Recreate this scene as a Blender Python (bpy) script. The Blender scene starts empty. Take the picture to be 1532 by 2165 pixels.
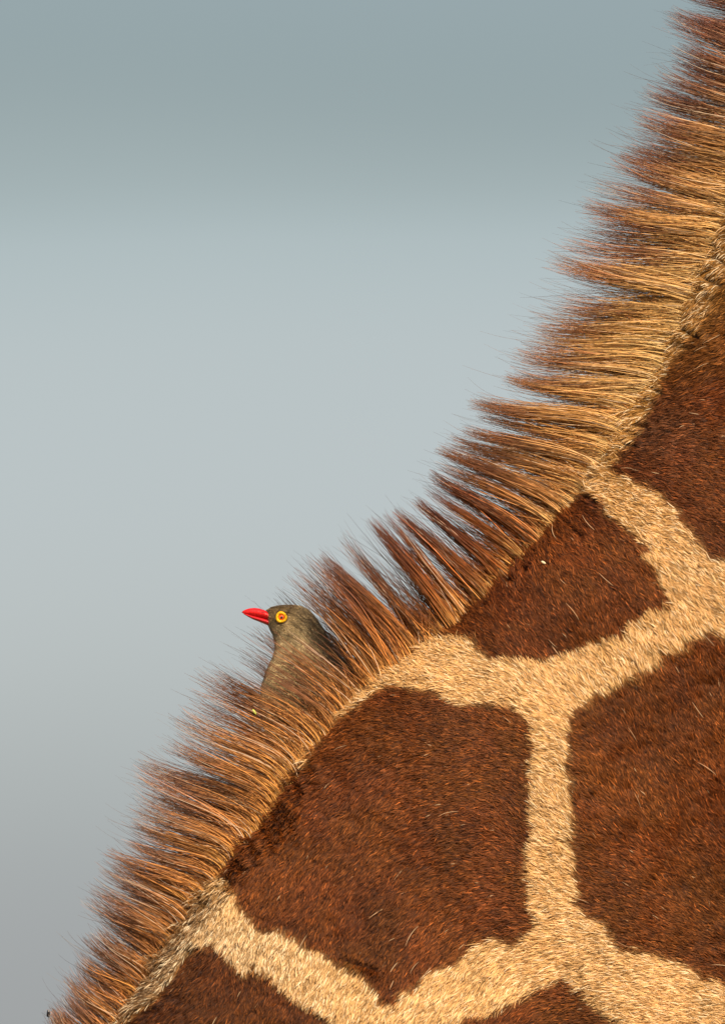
import bpy, bmesh, math
import numpy as np
from mathutils import Vector

rng = np.random.default_rng(11)
S = bpy.context.scene
COL = S.collection

# ------------------------------------------------------------------ scale: 1 photo pixel = 0.25 mm
MM = 0.00025
CX, CY, ZC = 766.0, 1082.5, 3.2
def wx(px): return (np.asarray(px, float) - CX) * MM
def wz(py): return ZC + (CY - np.asarray(py, float)) * MM

# ------------------------------------------------------------------ camera
DIST = 14.0
cam_d = bpy.data.cameras.new('camera')
cam = bpy.data.objects.new('camera', cam_d)
COL.objects.link(cam)
CAM_Z = 2.35
cam.location = (0.0, -DIST, CAM_Z)
d = Vector((0, 0, ZC)) - cam.location
cam.rotation_euler = d.to_track_quat('-Z', 'Y').to_euler()
cam_d.sensor_fit = 'VERTICAL'
cam_d.sensor_height = 36.0
cam_d.lens = 36.0 * d.length / (2165 * MM)
cam_d.clip_start = 0.5
cam_d.clip_end = 20000
S.camera = cam

# ------------------------------------------------------------------ light
SUN_EL, SUN_AZ = math.radians(36), math.radians(14)     # azimuth: to the right of the camera's back
sdir = Vector((math.sin(SUN_AZ) * math.cos(SUN_EL), -math.cos(SUN_AZ) * math.cos(SUN_EL), math.sin(SUN_EL)))
sun_d = bpy.data.lights.new('sun', 'SUN')
sun_d.energy = 5.0
sun_d.angle = math.radians(0.53)
sun_d.color = (1.0, 0.85, 0.62)
sun = bpy.data.objects.new('sun', sun_d)
COL.objects.link(sun)
sun.rotation_euler = sdir.to_track_quat('Z', 'Y').to_euler()

W = bpy.data.worlds.new('World')
S.world = W
W.use_nodes = True
nt = W.node_tree
N, L = nt.nodes, nt.links
N.clear()
out = N.new('ShaderNodeOutputWorld')
sky = N.new('ShaderNodeTexSky')
sky.sky_type = 'NISHITA'
sky.sun_disc = False
sky.sun_elevation = SUN_EL
sky.sun_rotation = math.atan2(sdir.x, sdir.y)
sky.dust_density = 2.0
bg1 = N.new('ShaderNodeBackground'); bg1.inputs[1].default_value = 0.10
L.new(sky.outputs[0], bg1.inputs[0])
# soft layered cloud low over the plain: bands by elevation, warped by noise
tc = N.new('ShaderNodeTexCoord')
sep = N.new('ShaderNodeSeparateXYZ'); L.new(tc.outputs['Generated'], sep.inputs[0])
asn = N.new('ShaderNodeMath'); asn.operation = 'ARCSINE'; L.new(sep.outputs[2], asn.inputs[0])
deg = N.new('ShaderNodeMath'); deg.operation = 'MULTIPLY'; deg.inputs[1].default_value = 180 / math.pi
L.new(asn.outputs[0], deg.inputs[0])
mp = N.new('ShaderNodeMapping'); mp.inputs['Scale'].default_value = (26, 26, 60)
mp.inputs['Location'].default_value = (3.1, 0.4, 1.3)
L.new(tc.outputs['Generated'], mp.inputs[0])
nz = N.new('ShaderNodeTexNoise'); nz.inputs['Scale'].default_value = 1.0; nz.inputs['Detail'].default_value = 1.0
L.new(mp.outputs[0], nz.inputs['Vector'])
nsub = N.new('ShaderNodeMath'); nsub.operation = 'SUBTRACT'; nsub.inputs[1].default_value = 0.5
L.new(nz.outputs[0], nsub.inputs[0])
nmul = N.new('ShaderNodeMath'); nmul.operation = 'MULTIPLY_ADD'; nmul.inputs[1].default_value = 0.30
L.new(nsub.outputs[0], nmul.inputs[0]); L.new(deg.outputs[0], nmul.inputs[2])
mr = N.new('ShaderNodeMapRange')
mr.inputs['From Min'].default_value = 1.0; mr.inputs['From Max'].default_value = 7.0
L.new(nmul.outputs[0], mr.inputs[0])
ramp = N.new('ShaderNodeValToRGB'); L.new(mr.outputs[0], ramp.inputs[0])
ramp.color_ramp.interpolation = 'B_SPLINE'
def s2l(r, g, b):
    f = lambda c: ((c / 255 + 0.055) / 1.055) ** 2.4 if c > 10 else c / 255 / 12.92
    return (f(r), f(g), f(b), 1)
el_c = math.degrees(math.atan2(ZC - CAM_Z, DIST))
def el_of(py): return el_c + math.degrees(math.atan((CY - py) * MM / d.length))
stops = [(2900, (156, 158, 158)), (2165, (161, 164, 165)), (1950, (164, 168, 169)), (1720, (172, 178, 178)), (1450, (186, 193, 193)),
         (1100, (187, 196, 198)), (750, (186, 196, 198)), (520, (176, 190, 193)), (400, (163, 177, 179)),
         (250, (151, 166, 169)), (80, (150, 166, 170)), (-100, (152, 168, 173)), (-900, (150, 172, 182))]
els = ramp.color_ramp.elements
for i, (py, c) in enumerate(stops):
    p = (el_of(py) - 1.0) / 6.0
    e = els[0] if i == 0 else (els[1] if i == 1 else els.new(p))
    e.position = max(0, min(1, p)); e.color = s2l(*c)
bg2 = N.new('ShaderNodeBackground'); bg2.inputs[1].default_value = 2 ** -0.35
L.new(ramp.outputs[0], bg2.inputs[0])
mr2 = N.new('ShaderNodeMapRange'); mr2.interpolation_type = 'SMOOTHSTEP'
mr2.inputs['From Min'].default_value = 6.0; mr2.inputs['From Max'].default_value = 35.0
mr2.inputs['To Min'].default_value = 1.0; mr2.inputs['To Max'].default_value = 0.0
L.new(deg.outputs[0], mr2.inputs[0])
mix = N.new('ShaderNodeMixShader')
L.new(mr2.outputs[0], mix.inputs[0]); L.new(bg1.outputs[0], mix.inputs[1]); L.new(bg2.outputs[0], mix.inputs[2])
L.new(mix.outputs[0], out.inputs[0])

S.view_settings.view_transform = 'Standard'
S.view_settings.look = 'None'
S.view_settings.exposure = 0.35
S.view_settings.gamma = 1.0
S.view_settings.use_curve_mapping = False
S.cycles.max_bounces = 10
S.cycles.transmission_bounces = 8
S.cycles.transparent_max_bounces = 8

# ------------------------------------------------------------------ helpers
def tag(o, label=None, cat=None, kind=None, group=None):
    if label: o['label'] = label
    if cat: o['category'] = cat
    if kind: o['kind'] = kind
    if group: o['group'] = group
    return o

def link(o, parent=None):
    COL.objects.link(o)
    if parent is not None:
        o.parent = parent
    return o

def mesh_obj(name, verts, faces, mat, parent=None, smooth=True):
    me = bpy.data.meshes.new(name)
    me.from_pydata([tuple(v) for v in verts], [], faces)
    me.materials.append(mat)
    if smooth:
        me.polygons.foreach_set('use_smooth', [True] * len(me.polygons))
    me.update()
    return link(bpy.data.objects.new(name, me), parent)

def hair_obj(name, P, R, C, mat, parent=None):
    """P (n,k,3) points, R (n,k) radii, C (n,k,3) linear colours"""
    n, k, _ = P.shape
    hc = bpy.data.hair_curves.new(name)
    hc.add_curves([k] * n)
    hc.position_data.foreach_set('vector', np.ascontiguousarray(P, dtype=np.float32).ravel())
    ra = hc.attributes.get('radius') or hc.attributes.new('radius', 'FLOAT', 'POINT')
    ra.data.foreach_set('value', np.ascontiguousarray(R, dtype=np.float32).ravel())
    ca = hc.attributes.new('tint', 'FLOAT_COLOR', 'POINT')
    rgba = np.ones((n, k, 4), np.float32); rgba[..., :3] = C
    ca.data.foreach_set('color', rgba.ravel())
    hc.materials.append(mat)
    return link(bpy.data.objects.new(name, hc), parent)

def nodes(name):
    m = bpy.data.materials.new(name); m.use_nodes = True
    t = m.node_tree; t.nodes.clear()
    return m, t, t.nodes, t.links, t.nodes.new('ShaderNodeOutputMaterial')

def hair_mat(name, rough=0.45, radial=0.5, gain=0.55):
    m, t, n, l, o = nodes(name)
    b = n.new('ShaderNodeBsdfHairPrincipled')
    b.model = 'CHIANG'
    b.parametrization = 'COLOR'
    b.inputs['Roughness'].default_value = rough
    b.inputs['Radial Roughness'].default_value = radial
    b.inputs['Coat'].default_value = 0.0
    b.inputs['Random Roughness'].default_value = 0.3
    a = n.new('ShaderNodeAttribute'); a.attribute_name = 'tint'
    l.new(a.outputs['Color'], b.inputs['Color'])
    df = n.new('ShaderNodeBsdfDiffuse'); l.new(a.outputs['Color'], df.inputs['Color'])
    mx = n.new('ShaderNodeMixShader'); mx.inputs[0].default_value = gain
    l.new(b.outputs[0], mx.inputs[1]); l.new(df.outputs[0], mx.inputs[2])
    l.new(mx.outputs[0], o.inputs[0])
    return m

def plain_mat(name, col, rough=0.5, noise=0.0, nscale=400, spec=0.5, bump=0.0, coat=0.0):
    m, t, n, l, o = nodes(name)
    b = n.new('ShaderNodeBsdfPrincipled')
    b.inputs['Roughness'].default_value = rough
    b.inputs['Specular IOR Level'].default_value = spec
    b.inputs['Coat Weight'].default_value = coat
    tc = n.new('ShaderNodeTexCoord'); nz = n.new('ShaderNodeTexNoise')
    nz.inputs['Scale'].default_value = nscale; nz.inputs['Detail'].default_value = 4
    l.new(tc.outputs['Object'], nz.inputs['Vector'])
    r = n.new('ShaderNodeValToRGB')
    r.color_ramp.elements[0].position = 0.3; r.color_ramp.elements[1].position = 0.7
    c = np.array(col)
    r.color_ramp.elements[0].color = (*(c * (1 - noise)), 1)
    r.color_ramp.elements[1].color = (*np.minimum(c * (1 + noise), 1), 1)
    l.new(nz.outputs[0], r.inputs[0]); l.new(r.outputs[0], b.inputs['Base Color'])
    if bump:
        bp = n.new('ShaderNodeBump'); bp.inputs['Strength'].default_value = bump; bp.inputs['Distance'].default_value = 0.0004
        l.new(nz.outputs[0], bp.inputs['Height']); l.new(bp.outputs[0], b.inputs['Normal'])
    l.new(b.outputs[0], o.inputs[0])
    return m

def hue_clip(C, lo=0.003, hi=0.93):
    m = C.max(-1, keepdims=True)
    return np.maximum(C * np.minimum(1, hi / np.maximum(m, 1e-6)), lo)

# value noise on numpy arrays
_tab = rng.random((256, 256))
def vnoise(x, y, seed=0):
    x = np.asarray(x, float) + seed * 17.3; y = np.asarray(y, float) + seed * 9.1
    xi = np.floor(x).astype(int); yi = np.floor(y).astype(int)
    fx = x - xi; fy = y - yi
    fx = fx * fx * (3 - 2 * fx); fy = fy * fy * (3 - 2 * fy)
    g = lambda a, b: _tab[a & 255, b & 255]
    return ((g(xi, yi) * (1 - fx) + g(xi + 1, yi) * fx) * (1 - fy) + (g(xi, yi + 1) * (1 - fx) + g(xi + 1, yi + 1) * fx) * fy) * 2 - 1
def fbm(x, y, seed=0, o=3):
    s = 0; a = 1.0
    for i in range(o):
        s = s + a * vnoise(x * 2 ** i, y * 2 ** i, seed + i * 3); a *= 0.5
    return s

# ------------------------------------------------------------------ ridge (mane base) line, photo pixels -> metres
ridge_px = [(95, 2420), (180, 2270), (262, 2150), (340, 2040), (385, 1960), (440, 1885), (505, 1795), (570, 1718), (627, 1627),
            (690, 1549), (754, 1479), (822, 1421), (896, 1366), (975, 1305), (1045, 1240), (1110, 1170),
            (1180, 1095), (1250, 1010), (1312, 915), (1362, 840), (1402, 760), (1442, 680), (1478, 600),
            (1512, 520), (1545, 430), (1580, 340), (1612, 250), (1645, 160), (1678, 70), (1712, -20), (1750, -120), (1795, -240)]
def resample(pts, step):
    pts = np.array(pts, float)
    # Catmull-Rom through the points
    o = []
    for i in range(len(pts) - 1):
        p0 = pts[max(i - 1, 0)]; p1 = pts[i]; p2 = pts[i + 1]; p3 = pts[min(i + 2, len(pts) - 1)]
        for t in np.linspace(0, 1, 12, endpoint=False):
            o.append(0.5 * ((2 * p1) + (-p0 + p2) * t + (2 * p0 - 5 * p1 + 4 * p2 - p3) * t * t + (-p0 + 3 * p1 - 3 * p2 + p3) * t ** 3))
    o.append(pts[-1]); o = np.array(o)
    s = np.r_[0, np.cumsum(np.linalg.norm(np.diff(o, axis=0), axis=1))]
    n = int(s[-1] / step) + 1
    q = np.linspace(0, s[-1], n)
    return np.c_[np.interp(q, s, o[:, 0]), np.interp(q, s, o[:, 1])], q
RIDGE, RS = resample(np.c_[wx([p[0] for p in ridge_px]), wz([p[1] for p in ridge_px])], 0.002)
def smooth1(a, w):
    k = np.hanning(2 * w + 1); k /= k.sum()
    return np.convolve(np.pad(a, w, mode='edge'), k, mode='valid')
tg = np.gradient(RIDGE, axis=0); tg /= np.linalg.norm(tg, axis=1)[:, None]
tg = np.c_[smooth1(tg[:, 0], 15), smooth1(tg[:, 1], 15)]; tg /= np.linalg.norm(tg, axis=1)[:, None]
RN = np.c_[-tg[:, 1], tg[:, 0]]              # outward (up-left)
R0, W0 = 0.36, 0.10

grooves = [((599, 1706), (621, 1737), 5, 3.4), ((630, 1650), (643, 1684), 5, 3.4), ((578, 1709), (594, 1748), 5, 3.0),
           ((594, 1748), (604, 1772), 4, 1.8), ((565, 1741), (585, 1790), 5, 2.6), ((500, 1815), (516, 1842), 7, 3.5),
           ((535, 1775), (552, 1812), 5, 2.4), ((480, 1848), (489, 1876), 6, 3.0), ((655, 1602), (668, 1640), 5, 2.2),
           ((621, 1737), (626, 1762), 4, 1.6),
           ((1094, 1190), (1112, 1215), 6, 3.0), ((1062, 1222), (1078, 1236), 6, 3.0), ((1018, 1268), (1028, 1290), 6, 2.4),
           ((1228, 1052), (1262, 1075), 5, 3.2), ((1180, 1100), (1230, 1150), 6, 1.6), ((1310, 940), (1345, 952), 5, 2.6),
           ((1335, 900), (1372, 912), 5, 2.0), ((1375, 820), (1400, 840), 5, 2.0), ((1450, 700), (1475, 722), 7, 3.0),
           ((1490, 590), (1520, 604), 7, 2.4), ((1505, 545), (1532, 560), 6, 2.2), ((735, 2040), (800, 2062), 5, 1.0),
           ((410, 2010), (380, 2060), 7, 2.2), ((372, 2070), (340, 2110), 7, 2.0)]
def relief(px, py):
    """small relief of the hide, metres, positive = inwards"""
    h = 0.0030 * fbm(px / 330, py / 330, 5, 1) + 0.0017 * fbm(px / 150, py / 150, 3, 2) + 0.0005 * fbm(px / 38, py / 30, 7, 2)
    for (a, b, w, dep) in grooves:
        ax, ay = a; bx, by = b
        vx, vy = bx - ax, by - ay
        t = np.clip(((px - ax) * vx + (py - ay) * vy) / (vx * vx + vy * vy), 0, 1)
        dd = (px - ax - t * vx) ** 2 + (py - ay - t * vy) ** 2
        h = h + dep * 0.0013 * np.exp(-dd / (w * w * 1.3)) - dep * 0.0004 * np.exp(-((np.sqrt(dd) - 2.6 * w) ** 2) / (w * w * 1.5))
    return h

def nearest(px, py):
    x = wx(px); z = wz(py)
    idx = np.empty(x.shape, int); out = np.empty(x.shape)
    for i in range(0, len(x), 20000):
        a = x[i:i + 20000, None] - RIDGE[None, :, 0]; b = z[i:i + 20000, None] - RIDGE[None, :, 1]
        q = a * a + b * b
        j = q.argmin(1); idx[i:i + 20000] = j
        # signed along inward normal
        n = RN[j]
        out[i:i + 20000] = -((x[i:i + 20000] - RIDGE[j, 0]) * n[:, 0] + (z[i:i + 20000] - RIDGE[j, 1]) * n[:, 1])
    return idx, out
def depth(dn):
    c = np.clip(1 - dn / R0, -1, 1)
    return -W0 * np.maximum(1 - np.abs(c) ** 2.5, 0) ** 0.4

# ------------------------------------------------------------------ hide pattern
P1 = [(850, 1458), (821, 1465), (782, 1486), (740, 1515), (706, 1545), (689, 1575), (660, 1603), (625, 1640), (580, 1690), (535, 1745), (488, 1802), (466, 1841),
      (482, 1878), (505, 1890), (503, 1923), (538, 1946), (554, 1966), (597, 1970), (620, 1990), (659, 2010), (710, 2037), (757, 2063), (791, 2101),
      (812, 2131), (838, 2135), (855, 2105), (893, 2088), (905, 2067), (961, 2046), (982, 2033), (1007, 1999), (1024, 1999), (1092, 2010), (1135, 1990),
      (1130, 1923), (1115, 1868), (1126, 1795), (1130, 1732), (1126, 1672), (1135, 1605), (1132, 1549), (1101, 1520), (1058, 1509), (982, 1513), (956, 1494), (939, 1482), (897, 1473)]
P2 = [(1239, 1055), (1216, 1060), (1186, 1087), (1155, 1115), (1120, 1148), (1085, 1185), (1050, 1228), (1008, 1265), (965, 1297), (925, 1335), (890, 1365), (930, 1360), (950, 1353), (977, 1353), (992, 1364), (1015, 1387),
      (1053, 1413), (1091, 1414), (1121, 1419), (1163, 1427), (1178, 1412), (1239, 1398), (1273, 1383), (1322, 1374), (1330, 1349), (1383, 1326), (1419, 1307), (1417, 1284),
      (1395, 1262), (1395, 1227), (1362, 1208), (1376, 1193), (1360, 1163), (1326, 1132), (1292, 1102), (1265, 1060)]
P3 = [(1308, 982), (1303, 999), (1334, 1022), (1353, 1037), (1395, 1053), (1425, 1079), (1448, 1113), (1471, 1148), (1482, 1174), (1505, 1201), (1532, 1212), (1640, 1250),
      (1850, 1150), (1850, 500), (1640, 480), (1575, 520), (1540, 590), (1515, 640), (1485, 700), (1447, 745), (1415, 800), (1380, 880), (1345, 938)]
P4 = [(1532, 1377), (1511, 1368), (1456, 1390), (1452, 1402), (1409, 1411), (1392, 1440), (1346, 1461), (1321, 1470), (1287, 1495), (1261, 1499), (1253, 1521), (1219, 1525), (1209, 1571),
      (1209, 1673), (1215, 1757), (1219, 1833), (1223, 1901), (1232, 1943), (1270, 1965), (1299, 1990), (1321, 2024), (1380, 2041), (1422, 2053), (1469, 2070), (1498, 2091), (1532, 2108), (1700, 2190), (1850, 2050), (1850, 1450), (1700, 1400)]
P5 = [(471, 2012), (456, 1997), (421, 2005), (397, 2021), (378, 2048), (362, 2087), (338, 2111), (299, 2142), (276, 2165), (180, 2300), (200, 2420), (500, 2450), (820, 2400), (790, 2250), (702, 2165), (655, 2135), (604, 2093),
      (591, 2081), (575, 2071), (560, 2066), (544, 2052), (537, 2045), (527, 2060), (508, 2058), (500, 2047), (481, 2031)]
P6 = [(900, 2240), (982, 2165), (1067, 2143), (1130, 2114), (1173, 2105), (1181, 2091), (1198, 2083), (1219, 2100), (1240, 2125), (1270, 2155), (1290, 2175), (1400, 2260), (1500, 2420), (880, 2420)]
P8 = [(1640, 420), (1760, 440), (1880, 380), (1880, -80), (1760, -60), (1700, 60), (1650, 220)]
POLYS = [P1, P2, P3, P4, P5, P6, P8]
def poly_sd(px, py, poly):
    """signed distance, positive inside"""
    p = np.array(poly, float); n = len(p)
    inside = np.zeros(px.shape, bool); dm = np.full(px.shape, 1e18)
    for i in range(n):
        ax, ay = p[i]; bx, by = p[(i + 1) % n]
        vx, vy = bx - ax, by - ay
        t = np.clip(((px - ax) * vx + (py - ay) * vy) / (vx * vx + vy * vy), 0, 1)
        dm = np.minimum(dm, (px - ax - t * vx) ** 2 + (py - ay - t * vy) ** 2)
        c = ((ay > py) != (by > py))
        xi = ax + (py - ay) * vx / np.where(abs(by - ay) < 1e-9, 1e-9, (by - ay))
        inside ^= c & (px < xi)
    return np.where(inside, 1, -1) * np.sqrt(dm)
def patch(px, py, rough=7):
    qx = px + rough * fbm(px / 22, py / 22, 21, 2); qy = py + rough * fbm(px / 22, py / 22, 31, 2)
    best = np.full(px.shape, -1e9)
    for p in POLYS:
        best = np.maximum(best, poly_sd(qx, qy, p))
    return best
def patch_far(u, v):
    """net-like blotches for the rest of the animal; u, v in metres over the hide"""
    f1 = np.full(u.shape, 9.0); f2 = np.full(u.shape, 9.0)
    cs = 0.19
    iu = np.floor(u / cs).astype(int); iv = np.floor(v / cs).astype(int)
    for a in (-1, 0, 1):
        for b in (-1, 0, 1):
            cu = (iu + a + 0.2 + 0.6 * _tab[(iu + a) & 255, (iv + b) & 255]) * cs
            cv = (iv + b + 0.2 + 0.6 * _tab[(iv + b + 77) & 255, (iu + a + 31) & 255]) * cs
            q = np.hypot(u - cu, v - cv)
            f2 = np.where(q < f1, f1, np.minimum(f2, q)); f1 = np.minimum(f1, q)
    return f2 - f1 > 0.022

# ------------------------------------------------------------------ ground
m_ground, t, n, l, o = nodes('dry_savanna_grass')
b = n.new('ShaderNodeBsdfPrincipled'); b.inputs['Roughness'].default_value = 0.95
tcn = n.new('ShaderNodeTexCoord'); nz1 = n.new('ShaderNodeTexNoise'); nz1.inputs['Scale'].default_value = 0.6; nz1.inputs['Detail'].default_value = 8
l.new(tcn.outputs['Object'], nz1.inputs['Vector'])
r = n.new('ShaderNodeValToRGB'); r.color_ramp.elements[0].position = 0.35; r.color_ramp.elements[1].position = 0.65
r.color_ramp.elements[0].color = (0.10, 0.085, 0.035, 1); r.color_ramp.elements[1].color = (0.24, 0.18, 0.09, 1)
l.new(nz1.outputs[0], r.inputs[0]); l.new(r.outputs[0], b.inputs['Base Color']); l.new(b.outputs[0], o.inputs[0])
gv = [(0, 0, 0)]; gf = []
rings = [3, 8, 20, 60, 200, 800, 4000, 15000]
for ri, rad in enumerate(rings):
    for k in range(48):
        a = 2 * math.pi * k / 48
        gv.append((rad * math.cos(a), rad * math.sin(a), 0.0 if ri < 2 else 0.04 * math.sin(k * 1.7 + ri)))
for k in range(48):
    gf.append((0, 1 + k, 1 + (k + 1) % 48))
for ri in range(len(rings) - 1):
    for k in range(48):
        a0 = 1 + ri * 48; a1 = a0 + 48; k2 = (k + 1) % 48
        gf.append((a0 + k, a1 + k, a1 + k2, a0 + k2))
tag(mesh_obj('ground', gv, gf, m_ground), kind='structure')

# ------------------------------------------------------------------ giraffe body: one loft from rump to poll, head, legs
def build_giraffe():
    # stations: dorsal point, outward normal, half depth R, half width Wd
    st = []
    p = RIDGE[0].copy(); ang = math.degrees(math.atan2(tg[0, 1], tg[0, 0]))
    back = []
    q = p.copy(); a = ang; step = 0.03; total = 1.75; run = 0
    while run < total:
        a += (18 - a) * 0.11
        q = q - step * np.array([math.cos(math.radians(a)), math.sin(math.radians(a))])
        run += step; back.append((q.copy(), a, run))
    for (q, a, run) in reversed(back):
        n_ = np.array([-math.sin(math.radians(a)), math.cos(math.radians(a))])
        k = min(run / 0.6, 1); k = k * k * (3 - 2 * k)
        R = R0 + (0.50 - R0) * k; Wd = W0 + (0.33 - W0) * k
        e = max(0.0, (run - 1.25) / 0.5)
        sh = math.sqrt(max(1 - e * e, 0.0004))
        if e > 0: q = q - n_ * R * (1 - sh) * 0.75
        st.append((q, n_, R * sh, Wd * sh))
    for i in range(len(RIDGE)):
        st.append((RIDGE[i], RN[i], R0, W0))
    p = RIDGE[-1].copy(); a = math.degrees(math.atan2(tg[-1, 1], tg[-1, 0])); run = 0; total = 1.25
    while run < total:
        a += (66 - a) * 0.05
        p = p + step * np.array([math.cos(math.radians(a)), math.sin(math.radians(a))]); run += step
        k = run / total; k2 = k * k * (3 - 2 * k)
        R = R0 + (0.11 - R0) * min(1, k2 * 1.25); Wd = W0 + (0.085 - W0) * k
        n_ = np.array([-math.sin(math.radians(a)), math.cos(math.radians(a))])
        e = max(0.0, (k - 0.93) / 0.07); sh = math.sqrt(max(1 - e * e, 0.0004))
        st.append((p.copy() - n_ * R * (1 - sh), n_, R * sh, Wd * sh))
    poll = p.copy() - np.array([-math.sin(math.radians(a)), math.cos(math.radians(a))]) * 0.1
    # angular samples: dense on the near side by the ridge
    th = np.r_[np.linspace(0, 2.0, 150), np.linspace(2.06, math.pi, 16), np.linspace(math.pi, 2 * math.pi, 40)[1:-1]]
    nt_ = len(th)
    V = []; C = []
    arc = 0.0; prev = None
    for (q, n_, R, Wd) in st:
        if prev is not None: arc += np.linalg.norm(q - prev)
        prev = q
        dn = R * (1 - np.cos(th))
        x = q[0] - n_[0] * dn; z = q[1] - n_[1] * dn
        y = -Wd * np.sign(np.sin(th)) * np.maximum(1 - np.abs(np.cos(th)) ** 2.5, 0) ** 0.4
        px = x / MM + CX; py = CY - (z - ZC) / MM
        near = (y < 0) & (px > -150) & (px < 1850) & (py > -250) & (py < 2420)
        rel = relief(px, py)
        fade = np.clip((dn - 0.001) / 0.004, 0, 1)
        y = y + np.where(near, rel * fade + 0.0004, 0)
        pat = np.where(near, patch(px, py) > 0, patch_far(arc + 0 * th, np.where(y < 0, dn, -dn - 3.0)))
        V.append(np.c_[x, y, z]); C.append(pat)
    V = np.concatenate(V); C = np.concatenate(C)
    F = []
    ns = len(st)
    for i in range(ns - 1):
        for k in range(nt_):
            k2 = (k + 1) % nt_
            F.append((i * nt_ + k, (i + 1) * nt_ + k, (i + 1) * nt_ + k2, i * nt_ + k2))
    F.append(tuple(range(nt_)))
    F.append(tuple(range((ns - 1) * nt_, ns * nt_))[::-1])
    V = [tuple(v) for v in V]; Cl = [(0.060, 0.020, 0.008) if c else (0.30, 0.17, 0.075) for c in C]
    def tube(pts, col, seg=16):
        base = len(V)
        pts = [(Vector(a_), r1, r2) for a_, r1, r2 in pts]
        for i, (c, r1, r2) in enumerate(pts):
            t_ = (pts[min(i + 1, len(pts) - 1)][0] - pts[max(i - 1, 0)][0]).normalized()
            u = Vector((0, 1, 0)); v = t_.cross(u).normalized()
            for k in range(seg):
                an = 2 * math.pi * k / seg
                V.append(tuple(c + v * r1 * math.cos(an) + u * r2 * math.sin(an)))
                cc = col
                if col == 'leg':
                    zz = V[-1][2]
                    pt = patch_far(np.array([zz * 1.3 + 7]), np.array([an * 0.12 + c.x]))[0]
                    cc = (0.060, 0.020, 0.008) if (pt and zz > 0.9) else (0.32, 0.21, 0.11)
                    if zz < 0.1: cc = (0.03, 0.025, 0.02)
                Cl.append(cc)
        for i in range(len(pts) - 1):
            for k in range(seg):
                k2 = (k + 1) % seg
                F.append((base + i * seg + k, base + (i + 1) * seg + k, base + (i + 1) * seg + k2, base + i * seg + k2))
        F.append(tuple(range(base, base + seg))); F.append(tuple(range(base + (len(pts) - 1) * seg, base + len(pts) * seg))[::-1])
    # legs
    for sy in (-1, 1):
        fx = 0.12 + 0.05 * sy
        tube([((fx + .02, .15 * sy, 2.55), .20, .10), ((fx, .17 * sy, 2.2), .16, .10), ((fx - .02, .17 * sy, 1.75), .105, .085), ((fx, .17 * sy, 1.15), .075, .07), ((fx + .01, .17 * sy, 1.02), .088, .082),
              ((fx, .17 * sy, .9), .066, .062), ((fx, .17 * sy, .3), .052, .05), ((fx + .01, .17 * sy, .16), .068, .062), ((fx + .03, .17 * sy, .1), .07, .066), ((fx + .05, .17 * sy, .0), .10, .085)], 'leg')
        hx = -1.45 + 0.10 * sy
        tube([((hx + .1, .15 * sy, 2.15), .26, .13), ((hx + .12, .19 * sy, 1.8), .2, .12), ((hx + .06, .18 * sy, 1.45), .12, .085), ((hx - .08, .17 * sy, 1.12), .078, .066), ((hx - .10, .17 * sy, 1.0), .075, .062),
              ((hx - .06, .17 * sy, .85), .056, .052), ((hx - .02, .17 * sy, .3), .05, .048), ((hx, .17 * sy, .16), .066, .06), ((hx + .02, .17 * sy, .1), .068, .064), ((hx + .04, .17 * sy, .0), .095, .082)], 'leg')
    # head, horns, ears, tail
    hx, hz = poll
    tan = (0.24, 0.13, 0.06)
    tube([((hx - .06, 0, hz + .03), .03, .03), ((hx - .02, 0, hz + .03), .10, .085), ((hx + .10, 0, hz + .03), .13, .10), ((hx + .24, 0, hz - .05), .115, .095), ((hx + .40, 0, hz - .17), .085, .07),
          ((hx + .54, 0, hz - .28), .065, .055), ((hx + .60, 0, hz - .33), .062, .056), ((hx + .64, 0, hz - .36), .03, .03)], tan)
    for sy in (-1, 1):
        tube([((hx + .0, .045 * sy, hz + .10), .028, .028), ((hx - .03, .05 * sy, hz + .20), .02, .02), ((hx - .04, .05 * sy, hz + .24), .027, .027), ((hx - .042, .05 * sy, hz + .26), .012, .012)], (0.08, 0.05, 0.03))
        tube([((hx - .03, .08 * sy, hz + .06), .02, .012), ((hx - .05, .15 * sy, hz + .09), .045, .012), ((hx - .07, .22 * sy, hz + .11), .035, .01), ((hx - .08, .26 * sy, hz + .12), .006, .004)], tan)
    tube([((-1.72, 0, 2.15), .045, .045), ((-1.80, 0, 2.0), .03, .03), ((-1.82, 0, 1.6), .02, .02), ((-1.82, 0, 1.3), .018, .018), ((-1.82, 0, 1.2), .03, .03), ((-1.82, 0, .95), .02, .02), ((-1.82, 0, .8), .004, .004)], (0.05, 0.03, 0.02))
    # hide material
    m, t, n, l, o = nodes('giraffe_hide')
    b = n.new('ShaderNodeBsdfPrincipled'); b.inputs['Roughness'].default_value = 0.85; b.inputs['Specular IOR Level'].default_value = 0.2
    a_ = n.new('ShaderNodeAttribute'); a_.attribute_name = 'tint'
    tcn = n.new('ShaderNodeTexCoord'); nzz = n.new('ShaderNodeTexNoise'); nzz.inputs['Scale'].default_value = 300; nzz.inputs['Detail'].default_value = 5
    l.new(tcn.outputs['Object'], nzz.inputs['Vector'])
    mx = n.new('ShaderNodeMix'); mx.data_type = 'RGBA'; mx.blend_type = 'MULTIPLY'; mx.inputs[0].default_value = 0.6
    l.new(a_.outputs['Color'], mx.inputs[6]); l.new(nzz.outputs[0], mx.inputs[7])
    l.new(mx.outputs[2], b.inputs['Base Color']); l.new(b.outputs[0], o.inputs[0])
    g = mesh_obj('giraffe', V, F, m)
    ca = g.data.attributes.new('tint', 'FLOAT_COLOR', 'POINT')
    arr = np.ones((len(V), 4), np.float32); arr[:, :3] = np.array(Cl)
    ca.data.foreach_set('color', arr.ravel())
    return g
giraffe = build_giraffe()
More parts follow.
